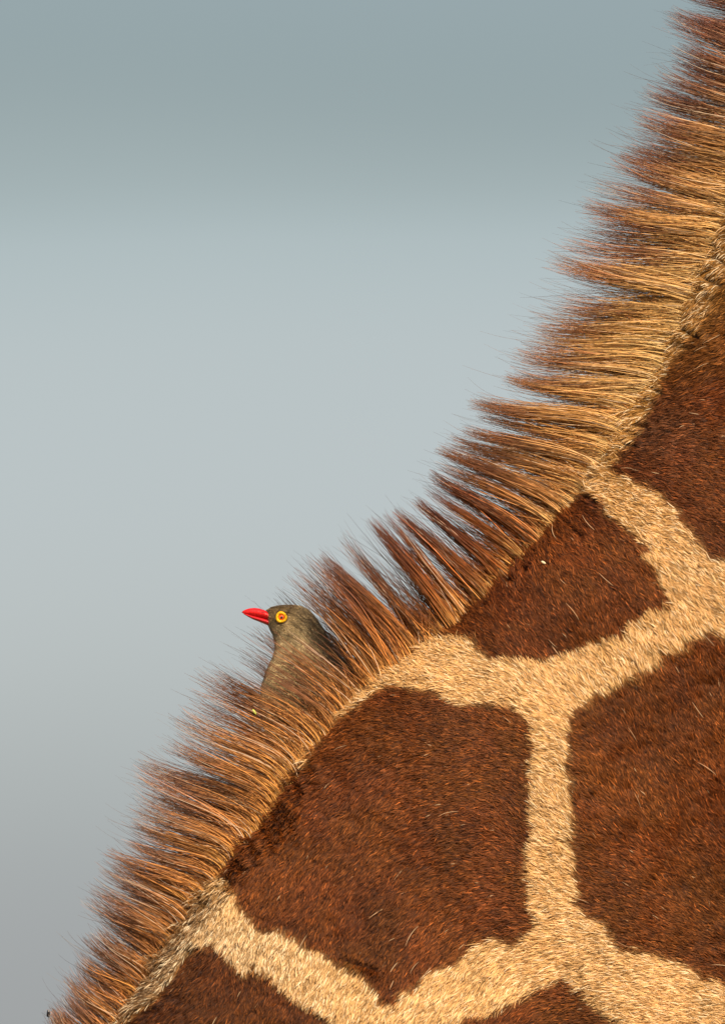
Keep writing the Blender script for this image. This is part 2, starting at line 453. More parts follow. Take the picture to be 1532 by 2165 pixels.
tag(giraffe, 'giraffe neck and shoulder with brown patches and a bristling mane, a bird in its mane', 'giraffe')

# ------------------------------------------------------------------ short coat
dirs = [(1450, 780, 208), (1510, 650, 212), (1470, 640, 212), (1400, 900, 198), (1450, 1030, 178), (1500, 1090, 158), (1400, 1080, 168), (1300, 1100, 152), (1230, 1230, 132), (1170, 1290, 114),
        (1290, 1200, 130), (1350, 1000, 182), (1260, 1010, 178), (980, 1440, 172), (1050, 1500, 155), (920, 1540, 180), (1150, 1420, 128), (1250, 1350, 115), (1040, 1330, 135), (960, 1340, 150),
        (820, 1580, 198), (780, 1640, 215), (760, 1700, 240), (1030, 1830, 177), (960, 1880, 200), (1100, 1760, 145), (1060, 2110, 232), (1150, 2050, 192), (1230, 2080, 180),
        (1380, 2080, 178), (1400, 1970, 150), (1470, 1900, 140), (1350, 1700, 118), (1420, 1400, 121), (1180, 1700, 135), (1180, 1850, 155), (1150, 1950, 175), (1350, 1500, 115), (1500, 1500, 115), (1500, 1700, 120),
        (600, 1750, 238), (700, 1590, 205), (740, 1520, 195), (640, 1900, 245), (700, 2000, 252), (800, 1850, 235), (900, 1800, 206), (900, 1950, 232), (350, 2110, 225), (480, 1930, 262),
        (530, 2080, 262), (560, 2000, 262), (830, 2060, 242), (950, 2120, 238), (700, 2140, 250), (1420, 1250, 125), (1500, 1180, 150), (860, 1430, 165), (800, 1470, 185), (900, 1390, 160), (1000, 1650, 190), (1080, 1620, 165),
        (500, 1850, 235), (300, 2165, 215), (400, 2050, 230), (1120, 1170, 105), (1050, 1250, 100), (1190, 1120, 140), (1330, 930, 195), (1700, 700, 205), (1700, 1300, 140), (1700, 1800, 130), (1700, 2200, 170), (900, 2300, 240), (400, 2350, 250)]
D = np.array(dirs, float)
Dv = np.c_[np.cos(np.radians(D[:, 2])), np.sin(np.radians(D[:, 2]))]
gx = np.arange(-100, 1900, 20.0); gy = np.arange(-300, 2500, 20.0)
GX, GY = np.meshgrid(gx, gy, indexing='ij')
wgt = 1.0 / (((GX[..., None] - D[:, 0]) ** 2 + (GY[..., None] - D[:, 1]) ** 2) + 35 ** 2) ** 1.6
fld = (wgt[..., None] * Dv).sum(2); fld /= np.linalg.norm(fld, axis=2)[..., None]
def field(px, py):
    i = np.clip(((px - gx[0]) / 20), 0, len(gx) - 1.001); j = np.clip(((py - gy[0]) / 20), 0, len(gy) - 1.001)
    i0 = i.astype(int); j0 = j.astype(int); fi = (i - i0)[:, None]; fj = (j - j0)[:, None]
    v = (fld[i0, j0] * (1 - fi) + fld[i0 + 1, j0] * fi) * (1 - fj) + (fld[i0, j0 + 1] * (1 - fi) + fld[i0 + 1, j0 + 1] * fi) * fj
    return np.arctan2(v[:, 1], v[:, 0])

m_coat = hair_mat('short_coat_hair', 0.42, 0.6, 0.72)
m_mane = hair_mat('mane_hair', 0.38, 0.55, 0.68)

def surf(px, py):
    idx, dn = nearest(px, py)
    fade = np.clip((dn - 0.001) / 0.004, 0, 1)
    return depth(np.maximum(dn, 0)) + relief(px, py) * fade, dn, idx

def coat():
    n = 600000
    px = rng.uniform(60, 1640, n); py = rng.uniform(350, 2260, n)
    # quick cull: keep points below the ridge
    idx, dn = nearest(px, py)
    k = (dn > 0.0004)
    # more hairs beside the ridge where the hide turns away
    px, py, dn = px[k], py[k], dn[k]
    n = len(px)
    y, _, _ = surf(px, py)
    e = 3.0
    yx1, _, _ = surf(px + e, py); yz1, _, _ = surf(px, py - e)
    gxv = np.clip((yx1 - y) / (e * MM), -3, 3); gzv = np.clip((yz1 - y) / (e * MM), -3, 3)
    nn = np.c_[gxv, -np.ones(n), gzv]; nn /= np.linalg.norm(nn, axis=1)[:, None]
    light = patch(px, py) + rng.normal(0, 2.0, n)
    dark = light > -3.5
    a = field(px, py)
    a = a + 0.16 * fbm(px / 16, py / 16, 41, 2) + 0.10 * fbm(px / 60, py / 60, 44, 2) + rng.normal(0, 0.15, n)
    near_r = np.clip(1 - dn / 0.02, 0, 1)
    a = a + near_r * (rng.normal(0, 0.28, n) + 0.45 * fbm(px / 18, py / 18, 93, 2))
    dx, dz = np.cos(a), np.sin(a)
    T = np.c_[dx, gxv * dx + gzv * dz, dz]; T /= np.linalg.norm(T, axis=1)[:, None]
    ln = np.where(dark, rng.uniform(3.4, 5.6, n), rng.uniform(4.4, 7.2, n)) * 0.001
    shag = np.clip(1 - dn / 0.007, 0, 1) * np.clip(0.6 + 0.8 * fbm(px / 24, py / 24, 91, 2), 0, 1.4)
    ln = ln * (1 + 0.65 * shag)
    stray = rng.random(n) < 0.0003
    ln = np.where(stray, ln * rng.uniform(1.5, 2.6, n), ln)
    lift = (0.17 + 0.10 * fbm(px / 13, py / 13, 51, 2) + rng.normal(0, 0.05, n)).clip(0.04, 0.5)
    lift = lift + near_r * 0.08 + stray * 0.1 + shag * 0.38
    K = 4
    t_ = np.linspace(0, 1, K)
    root = np.c_[wx(px), y + 0.0006, wz(py)]
    bend = rng.normal(0, 0.14, n)
    side = np.cross(T, nn)
    P = np.zeros((n, K, 3))
    for j, tt in enumerate(t_):
        h = (1 - (1 - tt) ** 1.7) * 1.25
        P[:, j] = root + T * (ln * tt)[:, None] + nn * (ln * lift * h)[:, None] + side * (ln * bend * tt * tt)[:, None]
    r0 = np.where(dark, rng.uniform(0.12, 0.24, n), rng.uniform(0.15, 0.29, n)) * 0.001
    prof = np.array([0.9, 1.0, 0.75, 0.18])
    Rr = r0[:, None] * prof[None]
    # colours
    lf1 = fbm(px / 120, py / 120, 61, 3); lf2 = fbm(px / 40, py / 40, 66, 2)
    br = np.array([0.132, 0.034, 0.0065]) * np.exp(0.30 * lf1 + 0.14 * lf2)[:, None]
    red = np.array([0.165, 0.037, 0.008]); och = np.array([0.155, 0.046, 0.006])
    w = np.clip(0.5 + 0.6 * fbm(px / 70, py / 70, 71, 2), 0, 1)[:, None]
    br = br * 0.6 + 0.4 * (red * w + och * (1 - w)) * np.exp(0.15 * lf1)[:, None]
    go = (np.clip((860 - py) / 200, 0, 1) * np.clip(1.25 - dn / 0.040, 0, 1))[:, None]
    br = br * (1 - go) + go * np.array([0.21, 0.088, 0.018]) * np.exp(0.25 * lf2)[:, None]
    # greyer brown shoulder of the upper patch
    g3 = np.clip(1 - np.hypot((px - 1400) / 120, (py - 930) / 130), 0, 1)[:, None]
    br = br * (1 - 0.5 * g3) + 0.5 * g3 * np.array([0.085, 0.042, 0.024])
    # lowest patch: its own deeper brown plus surface shading put into the colour
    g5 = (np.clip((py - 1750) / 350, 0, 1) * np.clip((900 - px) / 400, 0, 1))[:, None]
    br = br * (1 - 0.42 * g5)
    tn = np.array([0.86, 0.485, 0.180]) * np.exp(0.10 * lf1 + 0.08 * lf2)[:, None]
    # richer ochre band along the neck by the mane, top right
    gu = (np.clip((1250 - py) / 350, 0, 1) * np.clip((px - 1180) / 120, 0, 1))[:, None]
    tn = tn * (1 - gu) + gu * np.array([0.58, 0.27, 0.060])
    gt = (np.clip((900 - py) / 150, 0, 1) * np.clip(1.2 - dn / 0.03, 0, 1))[:, None]  # shade beside the mane, put into the tan as a darker tone
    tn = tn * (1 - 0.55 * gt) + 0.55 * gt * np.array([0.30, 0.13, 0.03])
    gl = (np.clip((py - 1850) / 150, 0, 1) * np.clip((760 - px) / 350, 0, 1))[:, None]  # shadow over the lower-left tan, painted in as grey
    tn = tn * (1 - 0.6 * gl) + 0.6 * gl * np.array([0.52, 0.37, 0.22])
    # shade under the mane, low on the left, painted into the hair as dark brown
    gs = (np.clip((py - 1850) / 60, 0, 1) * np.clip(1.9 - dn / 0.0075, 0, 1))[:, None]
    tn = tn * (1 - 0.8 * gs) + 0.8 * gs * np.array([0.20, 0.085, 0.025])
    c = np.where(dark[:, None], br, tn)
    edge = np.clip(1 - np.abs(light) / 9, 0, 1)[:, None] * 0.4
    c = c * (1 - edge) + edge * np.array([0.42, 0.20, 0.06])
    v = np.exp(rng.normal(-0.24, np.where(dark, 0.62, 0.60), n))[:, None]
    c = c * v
    hi = (np.clip(v - 1.0, 0, 1.0) * 0.85) * (~dark)[:, None]  # cream highlights painted into the brightest tan hairs
    c = c * (1 - hi) + hi * np.array([0.93, 0.80, 0.56])
    pale = (rng.random(n) < 0.0012) | (stray & (rng.random(n) < 0.6))
    c[pale] = c[pale] * 0.3 + 0.7 * np.array([0.70, 0.46, 0.26])
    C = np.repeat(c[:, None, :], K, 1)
    C[:, 0] *= 0.25; C[:, 1] *= 0.75; C[:, 3] *= 1.15  # roots darkened in colour to stand in for self-shadow between hairs
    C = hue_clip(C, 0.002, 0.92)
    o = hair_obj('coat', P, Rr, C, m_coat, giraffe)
    tag(o, 'short brown and tan coat hair lying over the neck', kind='stuff')
coat()

# ------------------------------------------------------------------ bird outline, needed by the mane
bird_sl = [((603, 1276.0), (618, 1276.0), 5), ((589, 1277.5), (633, 1278.2), 15), ((575, 1280.5), (647, 1284), 24), ((564.5, 1287), (658, 1294), 31), ((562, 1297), (668, 1306), 36), ((565, 1309), (678, 1320), 39),
           ((571, 1322), (686, 1335), 40), ((577, 1334), (692, 1349), 40), ((582, 1350), (699, 1364), 42), ((583, 1366), (709, 1379), 46), ((578, 1384), (724, 1395), 53), ((566, 1410), (742, 1419), 64),
           ((556, 1440), (758, 1448), 74), ((551, 1473), (768, 1484), 80), ((553, 1508), (772, 1520), 80), ((562, 1545), (766, 1560), 74), ((584, 1583), (746, 1597), 60), ((625, 1615), (715, 1625), 34), ((655, 1628), (690, 1632), 8)]
BY = 0.024                        # bird stands just behind the crest of the neck
def bird_pt(i, ph):
    """i float slice index, ph angle -> px, py, y"""
    i = np.clip(i, 0, len(bird_sl) - 1.0001); k = i.astype(int); f = i - k
    A = np.array([[*s[0], *s[1], s[2]] for s in bird_sl], float)
    a = A[k] * (1 - f)[..., None] + A[np.minimum(k + 1, len(A) - 1)] * f[..., None]
    cx = (a[..., 0] + a[..., 2]) / 2; cy = (a[..., 1] + a[..., 3]) / 2
    hx = (a[..., 2] - a[..., 0]) / 2; hy = (a[..., 3] - a[..., 1]) / 2
    cph = np.cos(ph); sph = np.sin(ph)
    return cx + hx * cph, cy + hy * cph, BY - a[..., 4] * MM * sph
def bird_front(px, py):
    """front surface y of the bird where it covers (px,py), else +1"""
    A = np.array([[*s[0], *s[1], s[2]] for s in bird_sl], float)
    cy = (A[:, 1] + A[:, 3]) / 2
    L_ = np.interp(py, cy, A[:, 0]); R_ = np.interp(py, cy, A[:, 2]); Dp = np.interp(py, cy, A[:, 4])
    u = (px - (L_ + R_) / 2) / ((R_ - L_) / 2)
    ok = (abs(u) < 1.04) & (py > 1276) & (py < 1630)
    return np.where(ok, BY - Dp * MM * np.sqrt(np.clip(1 - u * u, 0, 1)), 1.0)

# ------------------------------------------------------------------ mane
# base px -> tip px, root angle (deg, y up), tip angle
guides = [((120, 2370), (45, 2250), 95, 118), ((180, 2270), (95, 2150), 92, 118), ((262, 2150), (145, 2040), 88, 120), ((340, 2040), (200, 1905), 86, 126), ((385, 1960), (212, 1845), 92, 142), ((440, 1885), (252, 1770), 92, 142),
          ((505, 1795), (280, 1660), 92, 145), ((570, 1718), (335, 1580), 98, 146), ((635, 1635), (408, 1480), 104, 146), ((700, 1560), (490, 1385), 110, 146), ((765, 1490), (570, 1290), 112, 140),
          ((830, 1430), (655, 1200), 116, 137), ((900, 1370), (715, 1150), 120, 134), ((975, 1305), (795, 1105), 126, 133), ((1045, 1240), (862, 1068), 128, 138), ((1110, 1170), (900, 1015), 130, 146), ((1180, 1095), (930, 965), 132, 156),
          ((1250, 1010), (965, 915), 138, 158), ((1312, 915), (1005, 850), 142, 152), ((1362, 840), (1065, 785), 148, 156), ((1402, 760), (1100, 705), 152, 160), ((1442, 680), (1128, 635), 156, 160), ((1478, 600), (1180, 560), 160, 164),
          ((1512, 520), (1203, 465), 162, 162), ((1545, 430), (1265, 365), 162, 160), ((1580, 340), (1310, 275), 162, 158), ((1612, 250), (1365, 185), 162, 156), ((1645, 160), (1400, 85), 162, 156), ((1678, 70), (1425, 5), 162, 156), ((1712, -20), (1450, -80), 162, 156), ((1750, -120), (1490, -190), 162, 156)]
Gb = np.array([g[0] for g in guides], float); Gt = np.array([g[1] for g in guides], float); Ga = np.array([g[2] for g in guides], float); Gc = np.array([g[3] for g in guides], float)
gidx, _ = nearest(Gb[:, 0], Gb[:, 1])
Gs = RS[gidx]
def guide(s):
    off = np.stack([np.interp(s, Gs, (Gt - Gb)[:, 0] * MM), np.interp(s, Gs, -(Gt - Gb)[:, 1] * MM)], -1)
    return off, np.radians(np.interp(s, Gs, Ga)), np.radians(np.interp(s, Gs, Gc))
def ridge_at(s):
    return np.stack([np.interp(s, RS, RIDGE[:, 0]), np.interp(s, RS, RIDGE[:, 1])], -1)

s_lo, s_hi = 0.012, RS[-1] - 0.02
s_px = lambda x, y: RS[nearest(np.array([float(x)]), np.array([float(y)]))[0][0]]
s_bird = s_px(700, 1560); s_mid = s_px(975, 1305); s_up = s_px(1312, 915); s_t1 = s_px(1110, 1170)

def colour_ramp(s, t_, hv, cv):
    """s,hv,cv (n), t_ (k) -> (n,k,3)"""
    key = [0.0, s_px(505, 1795), s_bird, s_mid, s_t1, s_px(1250, 1010), s_px(1402, 760), s_px(1545, 430), s_px(1645, 160), RS[-1]]
    root = np.array([(.62, .26, .045), (.74, .34, .07), (.70, .32, .07), (.56, .25, .055), (.62, .30, .075), (.92, .56, .19), (.92, .60, .23), (.92, .54, .18), (.62, .30, .09), (.45, .19, .06)])
    mid = np.array([(.42, .155, .036), (.46, .175, .042), (.46, .175, .040), (.25, .062, .009), (.28, .068, .009), (.60, .25, .055), (.78, .43, .13), (.62, .30, .085), (.28, .095, .035), (.22, .07, .025)])
    tip = np.array([(.21, .085, .044), (.22, .088, .044), (.19, .068, .030), (.11, .024, .008), (.10, .022, .007), (.19, .058, .016), (.29, .10, .034), (.22, .070, .030), (.15, .045, .024), (.14, .04, .025)])
    f = lambda a: np.stack([np.interp(s, key, a[:, j]) for j in range(3)], -1)
    r_, m_, p_ = f(root)[:, None], f(mid)[:, None], f(tip)[:, None]
    tt = np.clip(t_[None, :, None] + cv[:, None, None] * 0.18, 0, 1)
    a = np.clip(tt / 0.38, 0, 1); b_ = np.clip((tt - 0.45) / 0.38, 0, 1)
    a = a * a * (3 - 2 * a); b_ = b_ * b_ * (3 - 2 * b_)
    c = r_ * (1 - a) + m_ * a
    c = c * (1 - b_) + p_ * b_
    return c * np.exp(0.55 * hv - 0.12)[:, None, None]

KP = 10
TT = np.linspace(0, 1, KP)
def strands(s_root, s_c, width, n, clump_ang, len_f, y_c, spread_tip, y_spread, clump_amt, cv, r_base=0.17, sub=5, fly=0.06, tip=None):
    """hairs of one tuft (s_c scalar) or of loose hair (arrays)"""
    root2 = ridge_at(s_root); rootc = ridge_at(s_c)
    off, a0, a1 = guide(s_c)
    if tip is not None:
        off = np.array([float(wx(tip[0])), float(wz(tip[1]))]) - rootc
        a1 = 0.5 * a1 + 0.5 * math.atan2(off[1], off[0])
    if off.ndim == 1:
        off = np.repeat(off[None], n, 0); a0 = np.full(n, a0); a1 = np.full(n, a1); rootc = np.repeat(rootc[None], n, 0)
    rot = clump_ang + rng.normal(0, fly, n)
    cr, sr = np.cos(rot), np.sin(rot)
    Lf = len_f * np.clip(1.06 - np.abs(rng.normal(0, 0.30, n)), 0.28, 1.12)
    ox = (off[:, 0] * cr - off[:, 1] * sr) * Lf; oz = (off[:, 0] * sr + off[:, 1] * cr) * Lf
    Ln = np.hypot(ox, oz)
    a0 = a0 + rot * 0.5 + rng.normal(0, 0.10, n); a1 = a1 + rot + rng.normal(0, 0.12, n)
    q1 = np.stack([np.cos(a0), np.sin(a0)], -1) * (Ln * 0.30)[:, None]
    q3 = np.stack([ox, oz], -1)
    q2 = q3 - np.stack([np.cos(a1), np.sin(a1)], -1) * (Ln * 0.33)[:, None]
    subk = rng.integers(0, sub, n)
    sub_off = rng.normal(0, 1, (sub, 2))[subk] * spread_tip * 0.75
    own = rng.normal(0, 1, (n, 2)) * spread_tip * 0.45
    yo = rng.normal(0, 1, sub)[subk] * y_spread * 0.6 + rng.normal(0, 1, n) * y_spread * 0.6 + y_c
    dnr = rng.uniform(0, 0.0035, n) * rng.random(n); far = rng.random(n) < 0.35
    yroot = np.where(far, -0.6, 1.0) * depth(dnr)
    # root sits on the crest of the neck
    P = np.zeros((n, KP, 3))
    ph = rng.uniform(0, 6.28, n); fr = rng.uniform(3, 7, n); am = rng.uniform(0.0001, 0.0007, n)
    nrm = np.stack([-np.sin(a1), np.cos(a1)], -1)
    for j, t_ in enumerate(TT):
        b1 = 3 * (1 - t_) ** 2 * t_; b2 = 3 * (1 - t_) * t_ * t_; b3 = t_ ** 3
        g = q1 * b1 + q2 * b2 + q3 * b3
        w = 1 - clump_amt * t_ ** 0.8
        base = rootc + (root2 - rootc) * w
        sp = (sub_off + own) * (t_ ** 1.3)
        wav = nrm * (np.sin(ph + fr * t_) * am * t_)[:, None]
        xy = base + g + sp + wav
        P[:, j, 0] = xy[:, 0]; P[:, j, 2] = xy[:, 1]
        P[:, j, 1] = yroot * (1 - 0.55 * t_) + yo * t_
    dn0 = dnr
    rn = np.stack([np.interp(s_root, RS, RN[:, 0]), np.interp(s_root, RS, RN[:, 1])], -1)
    P[:, :, 0] -= (rn[:, 0] * (dn0 + 0.0008))[:, None]; P[:, :, 2] -= (rn[:, 1] * (dn0 + 0.0008))[:, None]
    # the bird pushes the hairs in front of it aside
    px = P[..., 0] / MM + CX; py = CY - (P[..., 2] - ZC) / MM
    bf = bird_front(px.ravel(), py.ravel()).reshape(px.shape)
    covered = (bf < 0.9)
    front = rng.random(n) < 0.33
    head = (py[:, -1] < 1385) & (px[:, -1] < 690)
    yy = P[..., 1].copy()
    lim = np.where(covered, bf - 0.0012 - rng.random((n, 1)) * 0.002, 9)
    yf = np.minimum(yy, lim)
    yb = np.where(covered, 2 * BY - bf + 0.001, yy)
    hit = covered.any(1)
    # smooth the push along the strand
    for _ in range(2):
        for arr in (yf, yb):
            sm = arr.copy(); sm[:, 1:-1] = (arr[:, :-2] + arr[:, 2:]) / 2
            sgn = arr is yf
            arr[:] = np.minimum(arr, sm) if sgn else np.maximum(arr, sm)
    P[..., 1] = np.where(hit[:, None], np.where(front[:, None], yf, yb), yy)
    # few hairs cross the bird's face: trim those in front of it
    over_face = (front & hit)[:, None] & (px > 500) & (px < 672) & (py < 1330)
    face = over_face.any(1) & (rng.random(n) < 0.93)
    keep = ~face
    hv = rng.normal(0, 1, n)
    C = colour_ramp(s_root, TT, hv, cv + rng.normal(0, 0.35, n))
    pale = rng.random(n) < np.where(s_root < s_bird - 0.01, 0.10, np.where(s_root > s_t1, 0.06, 0.05))
    C[pale] = C[pale] * 0.45 + 0.55 * np.array([0.86, 0.68, 0.50])
    up_ = np.clip((s_root - s_t1) / 0.05, 0, 1)[:, None, None] * np.clip(1.3 - TT * 1.5, 0, 1)[None, :, None] * np.clip(hv - 0.4, 0, 1.2)[:, None, None] * 0.6  # cream highlights near the upper mane roots, put into the hair colour
    C = C * (1 - up_) + up_ * np.array([0.92, 0.72, 0.42])
    dk = rng.random(n) < 0.22
    C[dk] *= 0.35
    r0 = rng.uniform(0.75, 1.25, n) * r_base * 0.001
    prof = np.interp(TT, [0, .15, .6, 1], [0.9, 1.0, 0.85, 0.22])
    Rr = r0[:, None] * prof[None]
    return P[keep], Rr[keep], hue_clip(C)[keep]

def mane():
    # loose hair between the tufts: the mane itself
    n = 9500
    sr = rng.uniform(s_lo, s_hi, n)
    sr = sr[~((sr > s_bird + 0.05) & (sr < s_t1 + 0.05) & (rng.random(n) < 0.5))]
    n = len(sr)
    P, Rr, C = strands(sr, sr + rng.normal(0, 0.002, n), 0, n, rng.normal(0, 0.08, n) + 0.06 * vnoise(sr / 0.012, sr * 0, 5), rng.uniform(0.35, 0.85, n), 0, 0.0016, 0.004, 0.3,
                       vnoise(sr / 0.02, sr * 0, 8), r_base=0.15)
    # short dense hair at the foot of the mane
    n2 = 17000
    sr2 = rng.uniform(s_lo, s_hi, n2)
    up = np.interp(sr2, [s_lo, s_bird, s_mid], [-0.55, -0.40, 0.0])
    P2_, R2, C2 = strands(sr2, sr2, 0, n2, up + rng.normal(0, 0.16, n2) + 0.18 * vnoise(sr2 / 0.004, sr2 * 0, 12), rng.uniform(0.10, 0.42, n2), -0.003, 0.001, 0.003, 0.0, -0.8 + 0 * sr2, r_base=0.18)
    # few long single hairs standing out beyond the tufts
    n3 = 1500
    sr3 = rng.uniform(s_lo, s_hi, n3)
    P3_, R3, C3 = strands(sr3, sr3 + rng.normal(0, 0.004, n3), 0, n3, rng.normal(0, 0.10, n3), rng.uniform(0.95, 1.16, n3), 0, 0.003, 0.005, 0.5, 0.6 + 0 * sr3, r_base=0.105)
    C3 = C3 * 0.45
    mo = hair_obj('mane', np.concatenate([P, P2_, P3_]), np.concatenate([Rr, R2, R3]), np.concatenate([C, C2, C3]), m_mane, giraffe)
    tag(mo, 'upright mane of stiff tan and reddish brown hair', kind='stuff')
    # tufts one can follow from foot to tip: foot, tip, foot width (m), hairs, colour shift
    seen = [((880, 1388), (690, 1180), .0080, 190, -.1), ((905, 1366), (728, 1145), .0060, 110, .3), ((958, 1318), (792, 1106), .0085, 270, .3), ((980, 1300), (822, 1098), .0050, 90, -.5), ((1022, 1262), (842, 1088), .0085, 270, .2),
            ((1066, 1220), (882, 1062), .0080, 270, .9), ((1100, 1184), (905, 1040), .0060, 110, -.5), ((1132, 1150), (914, 1008), .0085, 270, .9), ((1165, 1112), (932, 985), .0050, 110, -.4), ((1192, 1080), (938, 955), .0085, 270, .7), ((1232, 1034), (960, 932), .0070, 190, .2),
            ((1262, 992), (985, 908), .0085, 240, .6), ((1290, 950), (1020, 878), .0060, 110, -.3), ((1315, 910), (1006, 848), .0090, 290, .1), ((1344, 866), (1075, 800), .0080, 200, -.5)]
    items = []
    for (b_, tp, w_, n_, cv_) in seen:
        items.append((s_px(*b_), w_, n_, cv_, tp, True))
    lo_s, hi_s = items[0][0] - 0.004, items[-1][0] + 0.004
    s = s_lo
    while s < s_hi:
        wide = rng.uniform(0.0035, 0.0110)
        sc = s + wide / 2
        if not (lo_s < sc < hi_s):
            items.append((sc, wide, int(wide / 0.0001 * rng.uniform(1.7, 3.1)), rng.normal(0, 0.6), None, False))
        s += wide
    for (sc, wide, n, cv, tp, big) in items:
        n = int(n * (0.48 if s_px(600, 1690) < sc < s_px(770, 1485) else (1.0 if big else 0.72)))
        sr = rng.normal(sc, wide * (0.27 if big else 0.26), n)
        ca = 0.0 if big else rng.normal(0, 0.05)
        cl = 0.88 if big else rng.uniform(0.6, 0.95)
        P, Rr, C = strands(sr, sc, wide, n, ca, 1.02 if big else rng.uniform(0.86, 1.03 if sc > s_up else 1.08), rng.normal(0, 0.004), 0.0011 if big else rng.uniform(0.0008, 0.0022), 0.003, cl, np.full(n, cv), r_base=0.165, sub=4 if big else 6, fly=0.022 if big else 0.045, tip=tp)
        hair_obj('tuft', P, Rr, C, m_mane, mo)
mane()

# ------------------------------------------------------------------ bird
m_head = plain_mat('bird_brown_plumage', (0.10, 0.072, 0.044), 0.8, 0.25, 900, 0.2, 0.3)
m_beak = plain_mat('red_beak', (0.60, 0.010, 0.010), 0.42, 0.28, 900, 0.4, 0.5, 0.05)
m_beak2 = plain_mat('dark_red_beak', (0.45, 0.008, 0.012), 0.36, 0.15, 700, 0.5, 0.15, 0.1)
m_ring = plain_mat('yellow_eye_wattle', (0.86, 0.47, 0.005), 0.5, 0.06, 2500, 0.3, 0.25)
m_iris = plain_mat('orange_red_iris', (0.75, 0.10, 0.008), 0.12, 0.25, 3000, 0.5, 0.0, 0.6)
m_pupil = plain_mat('dark_pupil', (0.012, 0.006, 0.005), 0.08, 0.0, 100, 0.6, 0.0, 1.0)
m_leg = plain_mat('dark_horn', (0.04, 0.035, 0.03), 0.6, 0.3, 900)
m_feath = hair_mat('feather_barbs', 0.6, 0.9)

bird = bpy.data.objects.new('oxpecker', None)
bird.location = (float(wx(690)), BY, float(wz(1570)))
link(bird)
tag(bird, 'small brown bird with red beak and yellow eye ring peeking out of the mane', 'bird')
BO = np.array(bird.location)
def loc(V): return [tuple(np.array(v) - BO) for v in V]

nsl, seg = 90, 64
V = []; F = []
ii = np.linspace(0, len(bird_sl) - 1.0001, nsl)
for i in ii:
    ph = np.linspace(0, 2 * math.pi, seg, endpoint=False)
    px, py, y = bird_pt(np.full(seg, i), ph)
    for a_, b_, c_ in zip(px, py, y): V.append((float(wx(a_)), float(c_), float(wz(b_))))
for i in range(nsl - 1):
    for k in range(seg):
        k2 = (k + 1) % seg
        F.append((i * seg + k, i * seg + k2, (i + 1) * seg + k2, (i + 1) * seg + k))
F.append(tuple(range(seg))[::-1]); F.append(tuple(range((nsl - 1) * seg, nsl * seg)))
# tail, on the far side of the crest
b0 = len(V)
tail = [((735, 1560), .030, 30), ((770, 1640), .040, 26), ((800, 1730), .052, 20), ((822, 1800), .060, 8)]
for (c, yy, w_) in tail:
    for (u, v) in ((-1, -.2), (1, -.2), (1, .2), (-1, .2)):
        V.append((float(wx(c[0] + u * w_)), yy + v * w_ * MM + 0.010, float(wz(c[1] - u * w_ * .3))))
for i in range(len(tail) - 1):
    for k in range(4):
        k2 = (k + 1) % 4
        F.append((b0 + i * 4 + k, b0 + i * 4 + k2, b0 + (i + 1) * 4 + k2, b0 + (i + 1) * 4 + k))
F.append((b0, b0 + 3, b0 + 2, b0 + 1)); F.append((b0 + 12, b0 + 13, b0 + 14, b0 + 15))
body = mesh_obj('body', loc(V), F, m_head, bird)

# plumage as fine barbs
n = 34000
i_ = rng.uniform(0.05, 16.5, n); ph = rng.uniform(-0.15, math.pi + 0.15, n)
px, py, y = bird_pt(i_, ph)
px2, py2, y2 = bird_pt(i_ + 0.05, ph)
T = np.c_[(px2 - px) * MM, y2 - y, -(py2 - py) * MM]
# feathers run backwards over the head, down over the breast
hd = np.clip((1350 - py) / 50, 0, 1)[:, None]
px3, py3, y3 = bird_pt(i_, ph - 0.05)
Tb = np.c_[(px3 - px) * MM, y3 - y, -(py3 - py) * MM]
T /= np.linalg.norm(T, axis=1)[:, None] + 1e-12; Tb /= np.linalg.norm(Tb, axis=1)[:, None] + 1e-12
nn = np.cross(T, Tb); nn /= np.linalg.norm(nn, axis=1)[:, None] + 1e-12
flip = np.sign(((np.c_[wx(px), y, wz(py)] - np.array([float(wx(640)), BY, float(wz(1400))])) * nn).sum(1))
nn *= flip[:, None]
Tm = T * (1 - 0.75 * hd) + Tb * 0.75 * hd
Tm /= np.linalg.norm(Tm, axis=1)[:, None]
sd = np.cross(Tm, nn)
ln = rng.uniform(0.0014, 0.0030, n) * (1 + 0.9 * np.clip((py - 1360) / 100, 0, 1))
r0_ = np.c_[wx(px), y, wz(py)]
aj = rng.normal(0, 0.22, n)
P = np.zeros((n, 3, 3))
for j, t_ in enumerate((0, .5, 1)):
    P[:, j] = r0_ + Tm * (ln * t_)[:, None] + sd * (ln * t_ * aj)[:, None] + nn * (0.0001 + 0.0005 * t_)
base = np.array([0.26, 0.178, 0.085])
buff = np.array([0.46, 0.31, 0.13]); drk = np.array([0.07, 0.045, 0.03])
wb = np.clip((py - 1380) / 40, 0, 1) * np.clip(0.55 + 0.9 * fbm(px / 26, py / 18, 81, 2), 0, 1)
wd = np.clip((py - 1345) / 20, 0, 1) * np.clip(0.8 * fbm(px / 34, py / 14, 85, 2) + 0.15, 0, 1)
c = base[None] * (1 - wb)[:, None] + buff * wb[:, None]
c = c * (1 - 0.7 * wd)[:, None] + 0.7 * wd[:, None] * drk
ck = np.clip(1 - np.hypot((px - 612) / 34, (py - 1338) / 12), 0, 1)[:, None]
c = c * (1 - 0.6 * ck)
c *= np.exp(rng.normal(-0.05, 0.42, n))[:, None] * np.exp(0.30 * fbm(px / 8, py / 8, 88, 2))[:, None]
